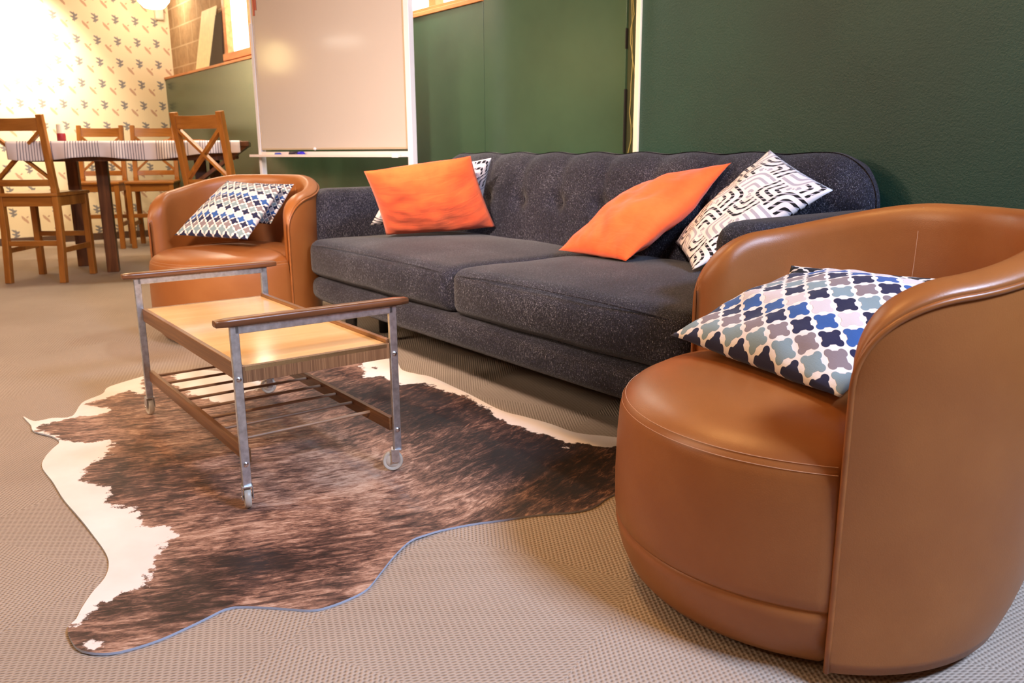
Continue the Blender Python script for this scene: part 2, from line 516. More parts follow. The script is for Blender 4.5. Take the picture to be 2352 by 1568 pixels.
# globe lamp near the corner
t = thing('pendant_lamp', 'glowing white globe lamp hanging in the corner above the block wall', 'lamp', (-8.75, 2.36, 0))
MB().lathe([(.01, 2.20), (.09, 2.215), (.14, 2.27), (.16, 2.34), (.14, 2.42), (.08, 2.48), (.02, 2.5)], 24).build('globe', emit('lit globe glass', (255, 236, 200), 14), t, smooth=True)
MB().tube([(0, 0, 2.5), (0, 0, ZC)], .008, 8).build('flex', M['offwhite'], t)

# ------------------------------------------------------------------ tub chairs (local front = -Y)
def tub_chair(name, label):
    t = thing(name, label, 'armchair')
    RR = .40; TM = math.radians(110); TH = .072
    def smooth(a, b, x):
        x = max(0, min(1, (x-a)/(b-a))); return x*x*(3-2*x)
    def h(th):
        d = (TM-abs(th))*RR          # distance along the rim from the arm front
        base = .682 + .078*smooth(1.75, .45, abs(th))
        q = max(0, 1-d/.15); drop = .135*(1-math.sqrt(max(0, 1-q*q)))
        return base-drop
    def tk(th):                      # arm roll: thickness fades to the piping at the very front
        d = (TM-abs(th))*RR; q = max(0, 1-d/.062)
        return TH*(.10+.90*math.sqrt(max(0, 1-q*q)))
    def Ro(th, z):
        w = .08+.92*smooth(1.9, .6, abs(th))
        tp = .055*max(0, 1-z/.20)**2*w
        return RR - tp + .010*smooth(.3, .7, z)*w
    N = 84; cols = []
    ths = []
    for i in range(N+1):
        s = -1+2*i/N; s = math.copysign(1-(1-abs(s))**1.6, s); ths.append(s*TM)
    def prof(th):
        hh = h(th); P = []; T_ = tk(th)
        for z in (.03, .05, .08, .12, .2, .3, .4, .5):
            zz = min(z, hh-.07)
            P.append((Ro(th, zz), zz))
        o = Ro(th, hh)
        P.append((o, hh-.034)); P.append((o-.0015, hh-.028)); P.append((o-.004, hh-.0255)); P.append((o-.0025, hh-.023))
        pk = o-T_*.62                       # crest of the roll
        for k in range(1, 9):
            a = PI/2*k/8; P.append((pk+(o-pk)*math.cos(a)**.85, hh-.023+.023*math.sin(a)))
        for k in range(1, 8):
            a = PI/2*k/8; P.append((pk-(T_*.38)*math.sin(a), hh-.045+.045*math.cos(a)))
        for f_ in (0, .12, .26, .4, .54, .7, .85, 1):
            zz = hh-.055-(hh-.105)*f_; slope = .030*smooth(.7, .36, zz)*(1-smooth(1.2, 1.8, abs(th)))
            P.append((o-T_-slope, zz))
        return P
    vs = []; 
    for th in ths:
        for r, z in prof(th): vs.append((r*math.sin(th), r*math.cos(th), z))
    K = len(prof(0)); fs = []
    for i in range(N):
        for k in range(K-1): fs.append((i*K+k, i*K+k+1, (i+1)*K+k+1, (i+1)*K+k))
        fs.append((i*K+K-1, i*K, (i+1)*K, (i+1)*K+K-1))
    fs.append(tuple(range(K))); fs.append(tuple(N*K+k for k in reversed(range(K))))
    MB().add(vs, fs).build('backrest', M['leather'], t, smooth=True, angle=180)
    # piping just outside the rim and down both arm fronts
    def pip(off, rad, name):
        pts = []
        for z in (.03, .08, .14, .22, .32, .42): 
            if z < h(TM)-.06: pts.append((-TM, Ro(-TM, z)+off, z))
        for th in ths: pts.append((th, Ro(th, h(th)-.05)+off, h(th)-.0255))
        for z in (.42, .32, .22, .14, .08, .03):
            if z < h(TM)-.06: pts.append((TM, Ro(TM, z)+off, z))
        P = [(r*math.sin(th), r*math.cos(th), z) for th, r, z in pts]
        return MB().tube(P, rad, 8).build(name, M['leather_dark'], t, smooth=True, angle=180)
    pip(.0005, .0052, 'piping')
    # seams in the inner backrest
    for th in (-.55, .55):
        c = Ro(th, .7)-TH/2; P = []
        for z in (h(th)-.015, h(th)-.06, h(th)-.12, .55, .46, .42):
            slope = .030*smooth(.7, .36, z)
            P.append(((c-TH/2-slope+.0002)*math.sin(th), (c-TH/2-slope+.0002)*math.cos(th), z))
        P[0] = ((c-TH/2+.012)*math.sin(th), (c-TH/2+.012)*math.cos(th), h(th)-.008)
        MB().tube(P, .0010, 6).build('seam_stitching', M['thread'], t, smooth=True)
    # seat body
    def Rs(ph):      # ph measured from the front
        a = abs(ph); fr = .392-.010*math.cos(ph*2.2)*0
        return .398 - (.398-.335)*smooth(math.radians(70), math.radians(76), a)
    def ring(ph, k, z): 
        r = Rs(ph)*k; return (r*math.sin(ph), -r*math.cos(ph), z)
    def body(prof_, name, mat, capb=True, capt=True):
        n = 120; vs = []; fs = []
        for k, z in prof_:
            for i in range(n):
                ph = -PI+2*PI*i/n
                kk, zz = (k(ph), z(ph)) if callable(k) else (k, z)
                vs.append(ring(ph, kk, zz))
        for j in range(len(prof_)-1):
            for i in range(n): fs.append((j*n+i, j*n+(i+1) % n, (j+1)*n+(i+1) % n, (j+1)*n+i))
        if capb: fs.append(tuple(range(n-1, -1, -1)))
        if capt: fs.append(tuple((len(prof_)-1)*n+i for i in range(n)))
        return MB().add(vs, fs).build(name, mat, t, smooth=True, angle=60)
    body([(.86, .020), (.90, .024), (.935, .040), (.972, .075), (.994, .110), (1.0, .127), (.990, .134)], 'base_panel', M['leather'])
    body([(.990, .134), (1.001, .141), (1.006, .16), (1.008, .22), (1.002, .30), (.992, .355), (.982, .372), (.972, .379), (.962, .385), (.93, .398), (.85, .415), (.7, .428), (.5, .436), (.25, .440), (.02, .441)], 'seat', M['leather'])
    for kk, zz, nm in ((.9805, .3745, 1), (.963, .3858, 2)):
        P = [ring(math.radians(a), kk, zz) for a in range(-69, 70, 3)]
        MB().tube([(x*1.001, y*1.001, z+.0003) for x, y, z in P], .0006, 5).build('seam_stitching', M['thread'], t, smooth=True)
    MB().lathe([(.20, 0), (.21, .004), (.21, .03), (.20, .034)], 32).build('swivel_base', M['under'], t, smooth=True, angle=30)
    return t
def face(vx, vy): return math.atan2(vy, vx)+PI/2      # rotz so that local -Y points along (vx,vy)
ch1 = tub_chair('tub_armchair', 'large tan leather tub armchair in the right foreground, its side to the viewer')
ch1.location = (-.898, 1.452, 0); ch1.rotation_euler.z = face(-.52, -.854)
ch2 = copy_tree(ch1); ch2['label'] = 'tan leather tub armchair at the far left end of the sofa, by the whiteboard'
for c_ in (ch1, ch2): c_['group'] = 'matching tan tub armchairs'
ch2.location = (-4.0, 1.35, 0); ch2.rotation_euler.z = face(.60, -.80)

# ------------------------------------------------------------------ sofa
SX0, SX1, SY0 = -3.66, -1.28, 1.56
sofa = thing('sofa', 'long charcoal flecked fabric sofa with button tufted back along the green wall', 'sofa', ((SX0+SX1)/2, 1.95, 0))
def L(p): return (p[0]-sofa.location.x, p[1]-sofa.location.y, p[2])
def sp(name, lo, hi, r, n=16, fn=None):
    b = MB(); rbox(b, L(lo), L(hi), r, n, fn); return b.build(name, M['sofa'], sofa, smooth=True, angle=180)
def fbase(p, u, h):
    p = p.copy(); p.y += -.012*(1-u.x**4)*(1 if u.y < 0 else 0); 
    # bottom corners tuck in
    if p.z < 0: 
        k = (-p.z/h.z)**2; p.x -= .05*k*math.copysign(abs(u.x)**6, u.x)
    return p
sp('base', (SX0, SY0+.01, .187), (SX1-.06, 2.36, .303), .045, 18, fbase)
xm = -2.44
def fcush(p, u, h):
    p = p.copy()
    cx = 1-abs(u.x)**2.5; cy = 1-abs(u.y)**2.5
    p.z += (.030*cx*cy if u.z > 0 else 0)
    if u.y < -.3: p.y -= .030*cx*(1-(u.z*.9)**2)
    p.x += .006*math.copysign(1, u.x)*(1-u.z**2)*(1-u.y**2)
    p.z += .004*noise.noise(Vector((p.x*5, p.y*5, 1.3)))
    return p
for x0, x1 in ((SX0, xm), (xm, SX1-.06)):
    c_ = sp('seat_cushion', (x0+.002, SY0+.012, .303), (x1-.002, 2.36, .470), .042, 26, fcush)
    # welt along the upper front edge
    P = [L((x0+.05+(x1-x0-.1)*i/20, SY0+.012-.030*(1-abs(-1+2*i/20)**2.5)*.55+.004,   .449+.016*(1-abs(-1+2*i/20)**2.5))) for i in range(21)]
    MB().tube(P, .003, 6).build('welt', M['sofa'], sofa, smooth=True)
def farm(sg):
    def f(p, u, h):
        p = p.copy(); zz = (p.z+h.z)/(2*h.z)
        p.x += sg*(.018*math.sin(PI*min(1, zz))-.03*(1-zz)**3)
        if u.y < 0: p.y -= .018*math.sin(PI*zz)*abs(u.y)
        p.z += .012*(u.y)*(1 if u.z > .3 else 0)*0
        return p
    return f
sp('armrest', (-3.86, 1.675, .215), (-3.69, 2.38, .700), .062, 16, farm(-1))
sp('armrest', (-1.385, 1.675, .215), (-1.215, 2.38, .700), .062, 16, farm(1))
bx0, bx1 = -3.72, -1.36
tufts = [(-2.46+i*.262, .655) for i in range(-4, 5)]
def fback(p, u, h):
    p = p.copy(); z = p.z+h.z; wx = p.x+(bx0+bx1)/2; wz = z+.30
    lean = .055*(z/(2*h.z))
    if u.y < 0:
        d = 0
        for tx, tz in tufts:
            dx, dz = wx-tx, wz-tz
            d += .042*math.exp(-(dx*dx+dz*dz)/(2*.026**2)) + .018*math.exp(-(dx*dx)/(2*.018**2))*max(0, min(1, (wz-tz)/.2))*(1-max(0, (wz-.80)/.12))*(1 if wz < .92 else 0)
        p.y += d*min(1, -u.y*1.2)
        p.y -= .03*(1-u.x**6)*math.sin(PI*max(0, min(1, z/(2*h.z))))
    # outer corners roll back a little and bulge sideways
    p.x += .03*math.copysign(abs(u.x)**8, u.x)*math.sin(PI*z/(2*h.z))
    if u.z > .2: p.z += .008*math.cos((wx+2.46)/.262*2*PI)*(1-u.x**4)*-.6 + .0
    p.y += lean
    return p
b = MB(); 
def backmesh():
    lo, hi = L((bx0, 2.29, .30)), L((bx1, 2.44, .862))
    # denser grid along x
    lo, hi = Vector(lo), Vector(hi); c = (lo+hi)/2; h = (hi-lo)/2; r = .085
    nx, ny, nz = 120, 12, 44; idx = {}; vs = []; fs = []
    nn = (nx, ny, nz)
    def vert(k):
        if k not in idx:
            u = Vector((-1+2*k[a]/nn[a] for a in range(3)))
            u = Vector((math.copysign(1-(1-abs(q))**1.3, q) for q in u))
            p = Vector((u[a]*h[a] for a in range(3)))
            # rounded outline in xz plane with larger radius, y roll radius r
            R2 = .15
            q = Vector((max(-(h.x-R2), min(h.x-R2, p.x)), 0, max(-(h.z-R2), min(h.z-R2, p.z))))
            d = Vector((p.x-q.x, 0, p.z-q.z))
            if d.x and d.z:
                inf = max(abs(d.x), abs(d.z)); s_ = inf/d.length; p = Vector((q.x+d.x*s_, p.y, q.z+d.z*s_)); m_ = 1-inf/R2; inset = (R2-inf)
            else: inset = min(h.x-abs(p.x), h.z-abs(p.z)) 
            # roll edges: y shrinks close to outline
            e = max(0, 1-inset/r); yy = (h.y-r)+math.sqrt(max(0, r*r-(e*r)**2)); 
            p.y = p.y/h.y*yy
            p = fback(p, u, h); idx[k] = len(vs); vs.append(p+c)
        return idx[k]
    for ax in range(3):
        a1, a2 = (ax+1) % 3, (ax+2) % 3
        for a in range(nn[a1]):
            for b_ in range(nn[a2]):
                for k, fl in ((0, 1), (nn[ax], 0)):
                    q = []
                    for da, db in ((0, 0), (1, 0), (1, 1), (0, 1)):
                        t_ = [0, 0, 0]; t_[ax] = k; t_[a1] = a+da; t_[a2] = b_+db; q.append(vert(tuple(t_)))
                    fs.append(tuple(q[::-1] if fl else q))
    return vs, fs
b.add(*backmesh()); bo = b.build('backrest', M['sofa'], sofa, smooth=True, angle=180)
for tx, tz in tufts:
    y = 2.29+.042-.028+.055*(tz-.30)/.562
    b = MB(); b.lathe([(.002, -.004), (.009, -.003), (.012, .0), (.009, .004), (.002, .0055)], 14, T=Matrix.Translation(L((tx, y, tz))) @ Matrix.Rotation(PI/2, 4, 'X'))
    b.build('button', M['sofa'], sofa, smooth=True)
for x, y in ((-3.42, 1.66), (-3.56, 1.90), (-1.42, 1.66), (-1.42, 2.26), (-3.42, 2.26)):
    MB().lathe([(.020, 0), (.022, .003), (.031, .21), (.031, .225)], 18, c=L((x, y, 0))).build('leg', M['black'], sofa, smooth=True, angle=40)

# ------------------------------------------------------------------ cushions
def pillow(name, label, q, thick, mat, group=None, n=44, uvrot=0, uvs=(1, 1), conc=.035, seed=0, piping=False, wr=.006):
    q = [Vector(p) for p in q]; cen = sum(q, Vector())/4
    e1 = (q[1]-q[0]+q[2]-q[3]); e2 = (q[3]-q[0]+q[2]-q[1]); nrm = e1.cross(e2).normalized()
    def P(u, v, sg):
        a, b = 2*u-1, 2*v-1
        uu = .5+.5*a*(1-conc*(1-b*b)); vv = .5+.5*b*(1-conc*(1-a*a))
        p = q[0]*(1-uu)*(1-vv)+q[1]*uu*(1-vv)+q[2]*uu*vv+q[3]*(1-uu)*vv
        hgt = max(0, (1-abs(a)**2.2)*(1-abs(b)**2.2))**.62
        ed = min(1, 4*min(1-abs(a), 1-abs(b)))
        w = wr*noise.noise(Vector((u*4+seed, v*4, seed*1.7)))*2 + wr*.7*noise.noise(Vector((u*9+seed, v*9, seed)))
        # puckers near seams
        pk = wr*.55*math.sin(u*34+seed)*max(0, 1-abs(1-abs(b))/.28) + wr*.55*math.sin(v*31+seed)*max(0, 1-abs(1-abs(a))/.28)
        return p + nrm*(sg*thick*.5*hgt + (w + pk)*ed) - cen
    mb = MB()
    for sg in (1, -1):
        vs, fs = grid(n, n, lambda u, v: P(u, v, sg), flip=(sg < 0))
        uv = []
        for j in range(n):
            for i in range(n):
                u, v = i/(n-1), j/(n-1)
                c, s = math.cos(uvrot), math.sin(uvrot)
                uv.append((((u-.5)*c-(v-.5)*s)*uvs[0]+.5, ((u-.5)*s+(v-.5)*c)*uvs[1]+.5))
        mb.add(vs, fs, 0, uv)
    o = mb.build(name, mat, None, smooth=True, angle=180)
    # weld the seam
    import bmesh
    bm = bmesh.new(); bm.from_mesh(o.data); bmesh.ops.remove_doubles(bm, verts=bm.verts, dist=.0002); bm.to_mesh(o.data); bm.free()
    o.data.polygons.foreach_set('use_smooth', [True]*len(o.data.polygons))
    o.location = cen
    tag(o, label, 'cushion', group)
    return o
gs = 'scatter cushions on the sofa'; gc = 'cushions on the armchairs'
# order: bottom-left, bottom-right, top-right, top-left as seen from the camera
pillow('scatter_cushion', 'plain orange cushion standing at the left end of the sofa', [(-3.31, 1.80, .505), (-3.12, 2.27, .525), (-2.95, 2.02, .852), (-3.11, 1.60, .794)], .15, M['orange'], gs, seed=1)
pillow('scatter_cushion', 'white maze-patterned cushion mostly hidden behind the left orange cushion', [(-3.498, 1.819, .535), (-3.287, 2.30, .535), (-3.029, 2.187, .842), (-3.20, 1.79, .775)], .11, M['maze'], gs, seed=2)
pillow('scatter_cushion', 'plain orange cushion tipped over at the right side of the sofa', [(-2.41, 2.05, .500), (-1.995, 2.0, .505), (-1.825, 2.32, .83), (-2.23, 2.36, .735)], .17, M['orange'], gs, seed=3, wr=.009)
pillow('scatter_cushion', 'white cushion with black and grey maze lines against the right sofa arm', [(-2.0, 2.25, .55), (-1.685, 1.98, .51), (-1.394, 2.25, .755), (-1.735, 2.40, .872)], .125, M['maze'], gs, seed=4)
pillow('scatter_cushion', 'blue, navy and grey quatrefoil cushion in the right foreground armchair', [(-1.25, 1.40, .462), (-.745, 1.275, .458), (-.715, 1.62, .615), (-1.135, 1.76, .585)], .145, M['quatre'], gc, seed=5, n=60)
pillow('scatter_cushion', 'dark quatrefoil cushion mostly hidden behind the blue one in the right armchair', [(-1.14, 1.60, .47), (-.78, 1.56, .47), (-.76, 1.75, .612), (-1.10, 1.63, .618)], .07, M['quatre_dark'], gc, seed=6)
s_ = .915
E5 = [(-4.498, 1.201, .453), (-4.086, 1.439, .447), (-4.282, 1.722, .693), (-4.67, 1.559, .718)]
pillow('scatter_cushion', 'small blue and white quatrefoil cushion in the far left armchair', [(x*s_, y*s_, H+(z-H)*s_) for x, y, z in E5], .12, M['quatre_small'], gc, seed=7)
pillow('scatter_cushion', 'quatrefoil cushion mostly hidden behind the one in the far left armchair', [(-4.14, 1.40, .53), (-3.92, 1.50, .53), (-3.945, 1.645, .718), (-4.20, 1.54, .72)], .07, M['quatre_small'], gc, seed=8)

# ------------------------------------------------------------------ trolley table
tr = thing('trolley_table', 'low two-tier trolley table with steel frame, wooden tray and castors on the cowhide', 'trolley', (-2.40, .845, 0), math.radians(-.5))
lx, wy = .475, .212; ZH = .468
for sx in (1, -1):
    f = MB()
    for sy in (1, -1): f.box((sx*lx-.006, sy*wy-.011, .062), (sx*lx+.006, sy*wy+.011, ZH))
    f.box((sx*lx-.006, -wy, ZH-.02), (sx*lx+.006, wy, ZH))
    f.build('frame', M['steel'], tr, bevel=.002)
    hb = MB(); rbox(hb, (sx*lx-.017, -.258, ZH), (sx*lx+.017, .258, ZH+.020), .007, 8); hb.build('handle', M['bar'], tr, smooth=True, angle=180)
    for sy in (1, -1):
        for z in (.337, .120):
            b = MB(); b.lathe([(.0065, 0), (.006, .003), (.003, .005)], 12, T=Matrix.Translation((sx*(lx+.006), sy*wy, z)) @ Matrix.Rotation(sx*PI/2, 4, 'Y'))
            b.build('bolt', M['bolt'], tr, smooth=True)
for sy in (1, -1):
    MB().box((-lx+.006, sy*(wy-.012)-.007, .325), (lx-.006, sy*(wy-.012)+.007, .377 if sy > 0 else .368)).build('side_rail', M['rail'], tr, bevel=.002)
    MB().box((-lx+.006, sy*(wy-.012)-.007, .118), (lx-.006, sy*(wy-.012)+.007, .156)).build('lower_rail', M['rail'], tr, bevel=.002)
MB().box((-lx+.01, -wy+.018, .355), (lx+.002, wy-.02, .366)).build('tray_top', M['traytop'], tr)
for sx in (1, -1): MB().box((sx*(lx-.004)-.006, -wy+.012, .325), (sx*(lx-.004)+.006, wy-.012, .3665)).build('tray_fascia', M['veneer'], tr, bevel=.001)
for i in range(8):
    x = -2.834+i*.1125+2.40
    MB().tube([(x, -wy+.012, .143), (x, wy-.012, .143)], .0045, 10).build('shelf_rod', M['rod'], tr, smooth=True)
def castor(x, y, rot):
    c = MB(); T = Matrix.Translation((x, y, 0)) @ Matrix.Rotation(rot, 4, 'Z')
    # bracket: an inverted U of thin plate
    c.box((-.016, -.013, .060), (.012, .013, .064), T=T); c.box((-.016, -.014, .026), (.006, -.012, .064), T=T); c.box((-.016, .012, .026), (.006, .014, .064), T=T)
    o = c.build('castor_bracket', M['steel'], tr, bevel=.0008)
    W = T @ Matrix.Translation((-.013, 0, .0285)) @ Matrix.Rotation(PI/2, 4, 'X')
    w_ = MB(); w_.lathe([(.004, -.009), (.016, -.0085), (.019, -.006), (.022, -.008), (.026, -.008), (.0285, -.004), (.0285, .004), (.026, .008), (.022, .008), (.019, .006), (.016, .0085), (.004, .009)], 28, T=W)
    o2 = w_.build('castor_wheel', M['plastic'], tr, smooth=True, angle=50)
    a = MB(); a.lathe([(.003, -.0155), (.0035, -.0145), (.0035, .0145), (.003, .0155)], 10, T=W); a.build('axle', M['bolt'], o2)
    return o2
castor(lx, -wy, math.radians(-14)); castor(lx-.002, wy, math.radians(62)); castor(-lx, -wy, math.radians(5)); castor(-lx, wy, math.radians(60))
tr.location.z = .0062

# ------------------------------------------------------------------ cowhide rug
out_px = [(54, 957), (80, 968), (120, 962), (165, 958), (190, 925), (235, 905), (250, 889), (314, 869), (345, 862), (400, 855), (470, 850), (540, 858), (600, 862), (660, 850), (740, 842), (800, 836), (845, 828), (905, 826), (924, 850), (960, 860), (996, 868), (1075, 905), (1147, 941), (1207, 959), (1268, 977), (1328, 995), (1400, 1003), (1450, 1012), (1490, 1040), (1480, 1090), (1440, 1120), (1395, 1143), (1364, 1164), (1316, 1176), (1238, 1182), (1147, 1195), (1087, 1203), (1026, 1215), (978, 1230), (942, 1245), (905, 1279), (875, 1315), (845, 1351), (809, 1372), (755, 1393), (712, 1401), (634, 1396), (561, 1393), (519, 1398), (459, 1427), (374, 1466), (302, 1490), (253, 1501), (205, 1501), (175, 1490), (158, 1460), (158, 1442), (175, 1424), (187, 1400), (211, 1363), (241, 1327), (250, 1297), (241, 1267), (205, 1218), (175, 1182), (145, 1146), (121, 1107), (97, 1073), (104, 1050), (121, 1031), (136, 1016), (121, 1004), (78, 992), (71, 977)]
def W2(l): return [at_z(x, y, .004).xy for x, y in l]
outl = W2(out_px)
# smooth closed outline (Catmull-Rom)
sm = []
for i in range(len(outl)):
    p0, p1, p2, p3 = outl[i-1], outl[i], outl[(i+1) % len(outl)], outl[(i+2) % len(outl)]
    k = max(2, int((p2-p1).length/.012))
    for j in range(k):
        t_ = j/k
        q = .5*((2*p1)+(-p0+p2)*t_+(2*p0-5*p1+4*p2-p3)*t_*t_+(-p0+3*p1-3*p2+p3)*t_**3)
        sm.append(q)
white_px = [[(40, 950), (150, 960), (75, 985), (136, 1012), (200, 1018), (250, 1010), (258, 1030), (235, 1050), (205, 1065), (190, 1090), (200, 1110), (240, 1122), (250, 1160), (300, 1168), (330, 1205), (380, 1208), (403, 1228), (370, 1262), (355, 1310), (330, 1350), (275, 1365), (225, 1392), (150, 1430), (60, 1100), (40, 1000)],
            [(60, 950), (78, 976), (150, 965), (185, 958), (250, 950), (255, 940), (225, 935), (200, 930), (240, 915), (300, 898), (330, 905), (330, 855), (200, 860), (100, 900)],
            [(395, 880), (430, 905), (500, 925), (540, 930), (545, 905), (600, 890), (600, 850), (500, 840), (400, 845)],
            [(838, 872), (870, 862), (860, 842), (885, 870), (930, 882), (980, 878), (1008, 895), (1069, 912), (1117, 938), (1147, 964), (1177, 979), (1238, 997), (1298, 1014), (1407, 1030), (1520, 1040), (1450, 990), (1100, 880), (960, 820), (830, 810)],
            [(205, 1470), (240, 1478), (238, 1490), (210, 1495), (195, 1490)], [(160, 1440), (185, 1425), (192, 1430), (170, 1455)], [(1300, 1030), (1310, 1030), (1308, 1034)]]
whites = [W2(l) for l in white_px]
def inside(p, poly):
    c = False; j = len(poly)-1
    for i in range(len(poly)):
        a, b = poly[i], poly[j]
        if (a.y > p.y) != (b.y > p.y) and p.x < (b.x-a.x)*(p.y-a.y)/(b.y-a.y)+a.x: c = not c
        j = i
    return c
def sdist(p, poly):
    m = 9
    for i in range(len(poly)):
        a, b = poly[i-1], poly[i]; ab = b-a; t_ = max(0, min(1, (p-a).dot(ab)/max(1e-9, ab.length_squared)))
        m = min(m, (p-a-ab*t_).length)
    return -m if inside(p, poly) else m
tones = [(1000, 940, .22, -.34), (1200, 1050, .26, -.36), (850, 890, .18, -.28), (1330, 1080, .2, -.2), (420, 1120, .12, -.18), (300, 1090, .10, -.26), (560, 1300, .10, -.24), (430, 1360, .10, -.16), (700, 1290, .10, -.15), (860, 1090, .16, .22), (1020, 1150, .14, .12), (600, 1210, .14, .08), (780, 1350, .08, .1), (930, 1010, .10, .12), (1150, 1130, .10, .05), (650, 960, .18, .0), (250, 960, .14, -.02), (250, 1440, .10, -.06), (960, 1200, .05, -.2)]
tw = [(at_z(x, y, .004).xy, r, v) for x, y, r, v in tones]
s0, s1 = at_z(640, 940, .004).xy, at_z(1040, 1205, .004).xy; sd = (s1-s0).normalized(); sn = Vector((-sd.y, sd.x))
from mathutils import kdtree
pts = list(sm); nb = len(sm)
xs = [p.x for p in sm]; ys = [p.y for p in sm]; step = .016
x = min(xs)
while x < max(xs):
    y = min(ys)
    while y < max(ys):
        p = Vector((x+random.uniform(-.003, .003), y+random.uniform(-.003, .003)))
        if inside(p, sm): pts.append(p)
        y += step
    x += step
kd = kdtree.KDTree(nb)
for i, p in enumerate(sm): kd.insert((p.x, p.y, 0), i)
kd.balance()
keep = pts[:nb]+[p for p in pts[nb:] if kd.find((p.x, p.y, 0))[2] > .006]
res = geometry.delaunay_2d_cdt(keep, [(i, (i+1) % nb) for i in range(nb)], [], 1, 1e-6)
rv, rf = res[0], res[2]
def rz(p, db):
    w_ = noise.noise(Vector((p.x*4, p.y*4, 0)))
    return .0055 + max(0, w_)*.006*math.exp(-db/.05)
mb = MB(); V3 = []; 
for p in rv:
    db = kd.find((p.x, p.y, 0))[2]; V3.append((p.x, p.y, rz(p, db)))
mb.add(V3, [tuple(f) for f in rf])
edges = {}
for f in rf:
    for a, b_ in zip(f, list(f[1:])+[f[0]]): edges[(a, b_)] = 1
bl = [e for e in edges if (e[1], e[0]) not in edges]
low = {}
for a, b_ in bl:
    for k in (a, b_):
        if k not in low:
            low[k] = len(mb.v); q = V3[k]; mb.v.append((q[0], q[1], max(.0005, q[2]-.005)))
for a, b_ in bl: mb.f.append((b_, a, low[a], low[b_])); mb.mi.append(1)
for i, p in enumerate(mb.v):
    q = Vector(p[:2])-s0; e_ = math.sqrt(q.dot(sn)**2+.09**2); mb.uv[i] = (q.dot(sd)*(1+.0*e_)+.35*e_, q.dot(sn))
rug = mb.build('cowhide_rug', [M['hide'], M['hide_edge']], smooth=True, angle=60)
me = rug.data
ca = me.attributes.new('coat', 'FLOAT', 'POINT'); ta = me.attributes.new('tone', 'FLOAT', 'POINT'); sa = me.attributes.new('spine', 'FLOAT', 'POINT')
spw = W2([(620, 950), (700, 1010), (780, 1050), (850, 1085), (905, 1110), (960, 1170)])
for i, v in enumerate(me.vertices):
    p = Vector(v.co.xy); ca.data[i].value = min(.2, min(sdist(p, w_) for w_ in whites))
    ta.data[i].value = .50+sum(v_*math.exp(-(p-c_).length_squared/(2*r*r)) for c_, r, v_ in tw)
    d = 9
    for a, b_ in zip(spw, spw[1:]):
        ab = b_-a; t_ = max(0, min(1, (p-a).dot(ab)/ab.length_squared)); d = min(d, (p-a-ab*t_).length)
    sa.data[i].value = math.exp(-(d/.016)**2)
tag(rug, 'brown brindle and white cowhide rug lying on the beige carpet under the trolley', 'rug')

# ------------------------------------------------------------------ dining group
def dining_chair(label):
    t = thing('dining_chair', label, 'chair', group='tall pine cross-back dining chairs')
    w = .185; P = M['pine']; PX = M['pinex']
    for s in (-1, 1):
        MB().bar((s*w, .20, 0), (s*w, .20, .585), .042, .042, up=(0, 1, 0)).build('leg', P, t, bevel=.004)
        # back post: one piece from floor to top, leaning back above the seat
        b = MB()
        b.bar((s*w, -.235, 0), (s*w, -.20, .35), .042, .045, up=(0, 1, 0)); b.bar((s*w, -.20, .345), (s*w, -.20, .64), .042, .045, up=(0, 1, 0)); b.bar((s*w, -.20, .635), (s*w, -.275, 1.12), .040, .040, up=(0, 1, 0))
        b.build('back_post', P, t, bevel=.004)
    b = MB(); rbox(b, (-.215, -.235, .585), (.215, .235, .612), .010, 8, lambda p, u, h: p+Vector((0, 0, -.006*(1-u.x**2)*(1-u.y**2) if u.z > 0 else 0)))
    b.build('seat', PX, t, smooth=True, angle=50)
    for s in (-1, 1):
        MB().box((s*w-.012, -.18, .52), (s*w+.012, .18, .585)).build('apron', P, t, bevel=.002)
        MB().box((-w, s*.20-.012, .52), (w, s*.20+.012, .585)).build('apron', PX, t, bevel=.002)
        MB().bar((s*w, -.20, .22), (s*w, .20, .22), .022, .036).build('stretcher', P, t, bevel=.003)
    for y, z in ((.20, .30), (-.205, .27)): MB().bar((-w, y, z), (w, y, z), .022, .036).build('stretcher', PX, t, bevel=.003)
    def rail(z0, z1, dep, arch, nm):
        mb = MB(); n = 14; vs = []; fs = []
        for i in range(n+1):
            u = -1+2*i/n; x = u*(w-.005)
            for z, yo in ((z0, -.011), (z1, -.011), (z1, .011), (z0, .011)):
                yy = -.20-.075*(z-.64)/.48 + yo - dep*(1-u*u); zz = z+(arch*(1-u*u) if z == z1 else 0)
                vs.append((x, yy, zz))
        for i in range(n):
            for k in range(4): fs.append((i*4+k, i*4+(k+1) % 4, (i+1)*4+(k+1) % 4, (i+1)*4+k))
        fs += [(3, 2, 1, 0), tuple(n*4+k for k in range(4))]
        mb.add(vs, fs).build(nm, PX, t, bevel=.002)
    rail(1.015, 1.10, .025, -.006, 'top_rail'); rail(.655, .70, .025, .0, 'lower_rail')
    for s in (-1, 1):
        def py(z): return -.20-.075*(z-.64)/.48
        MB().bar((-s*(w-.01), py(.70), .70), (s*(w-.01), py(1.02), 1.02), .020+.002*s, .034, up=(0, 1, 0)).build('cross_brace', P, t, bevel=.002)
    return t
def put(o, x, y, vx, vy, off=.21):
    n = math.hypot(vx, vy); vx, vy = vx/n, vy/n
    o.location = (x+vx*off, y+vy*off, 0); o.rotation_euler.z = math.atan2(vy, vx)-PI/2
c1 = dining_chair('tall honey pine cross-back chair at the far left edge of the photo, seen from behind'); put(c1, -6.46, .79, -.81, .58, .235)
c2 = copy_tree(c1); c2['label'] = 'tall honey pine cross-back chair between the left armchair and the dining table'; put(c2, -5.49, 1.70, -.50, .85, .235)
c3 = copy_tree(c1); c3['label'] = 'pine chair on the wallpaper side of the table, nearer the bottle'; put(c3, -8.72, 1.74, .917, -.4, .20)
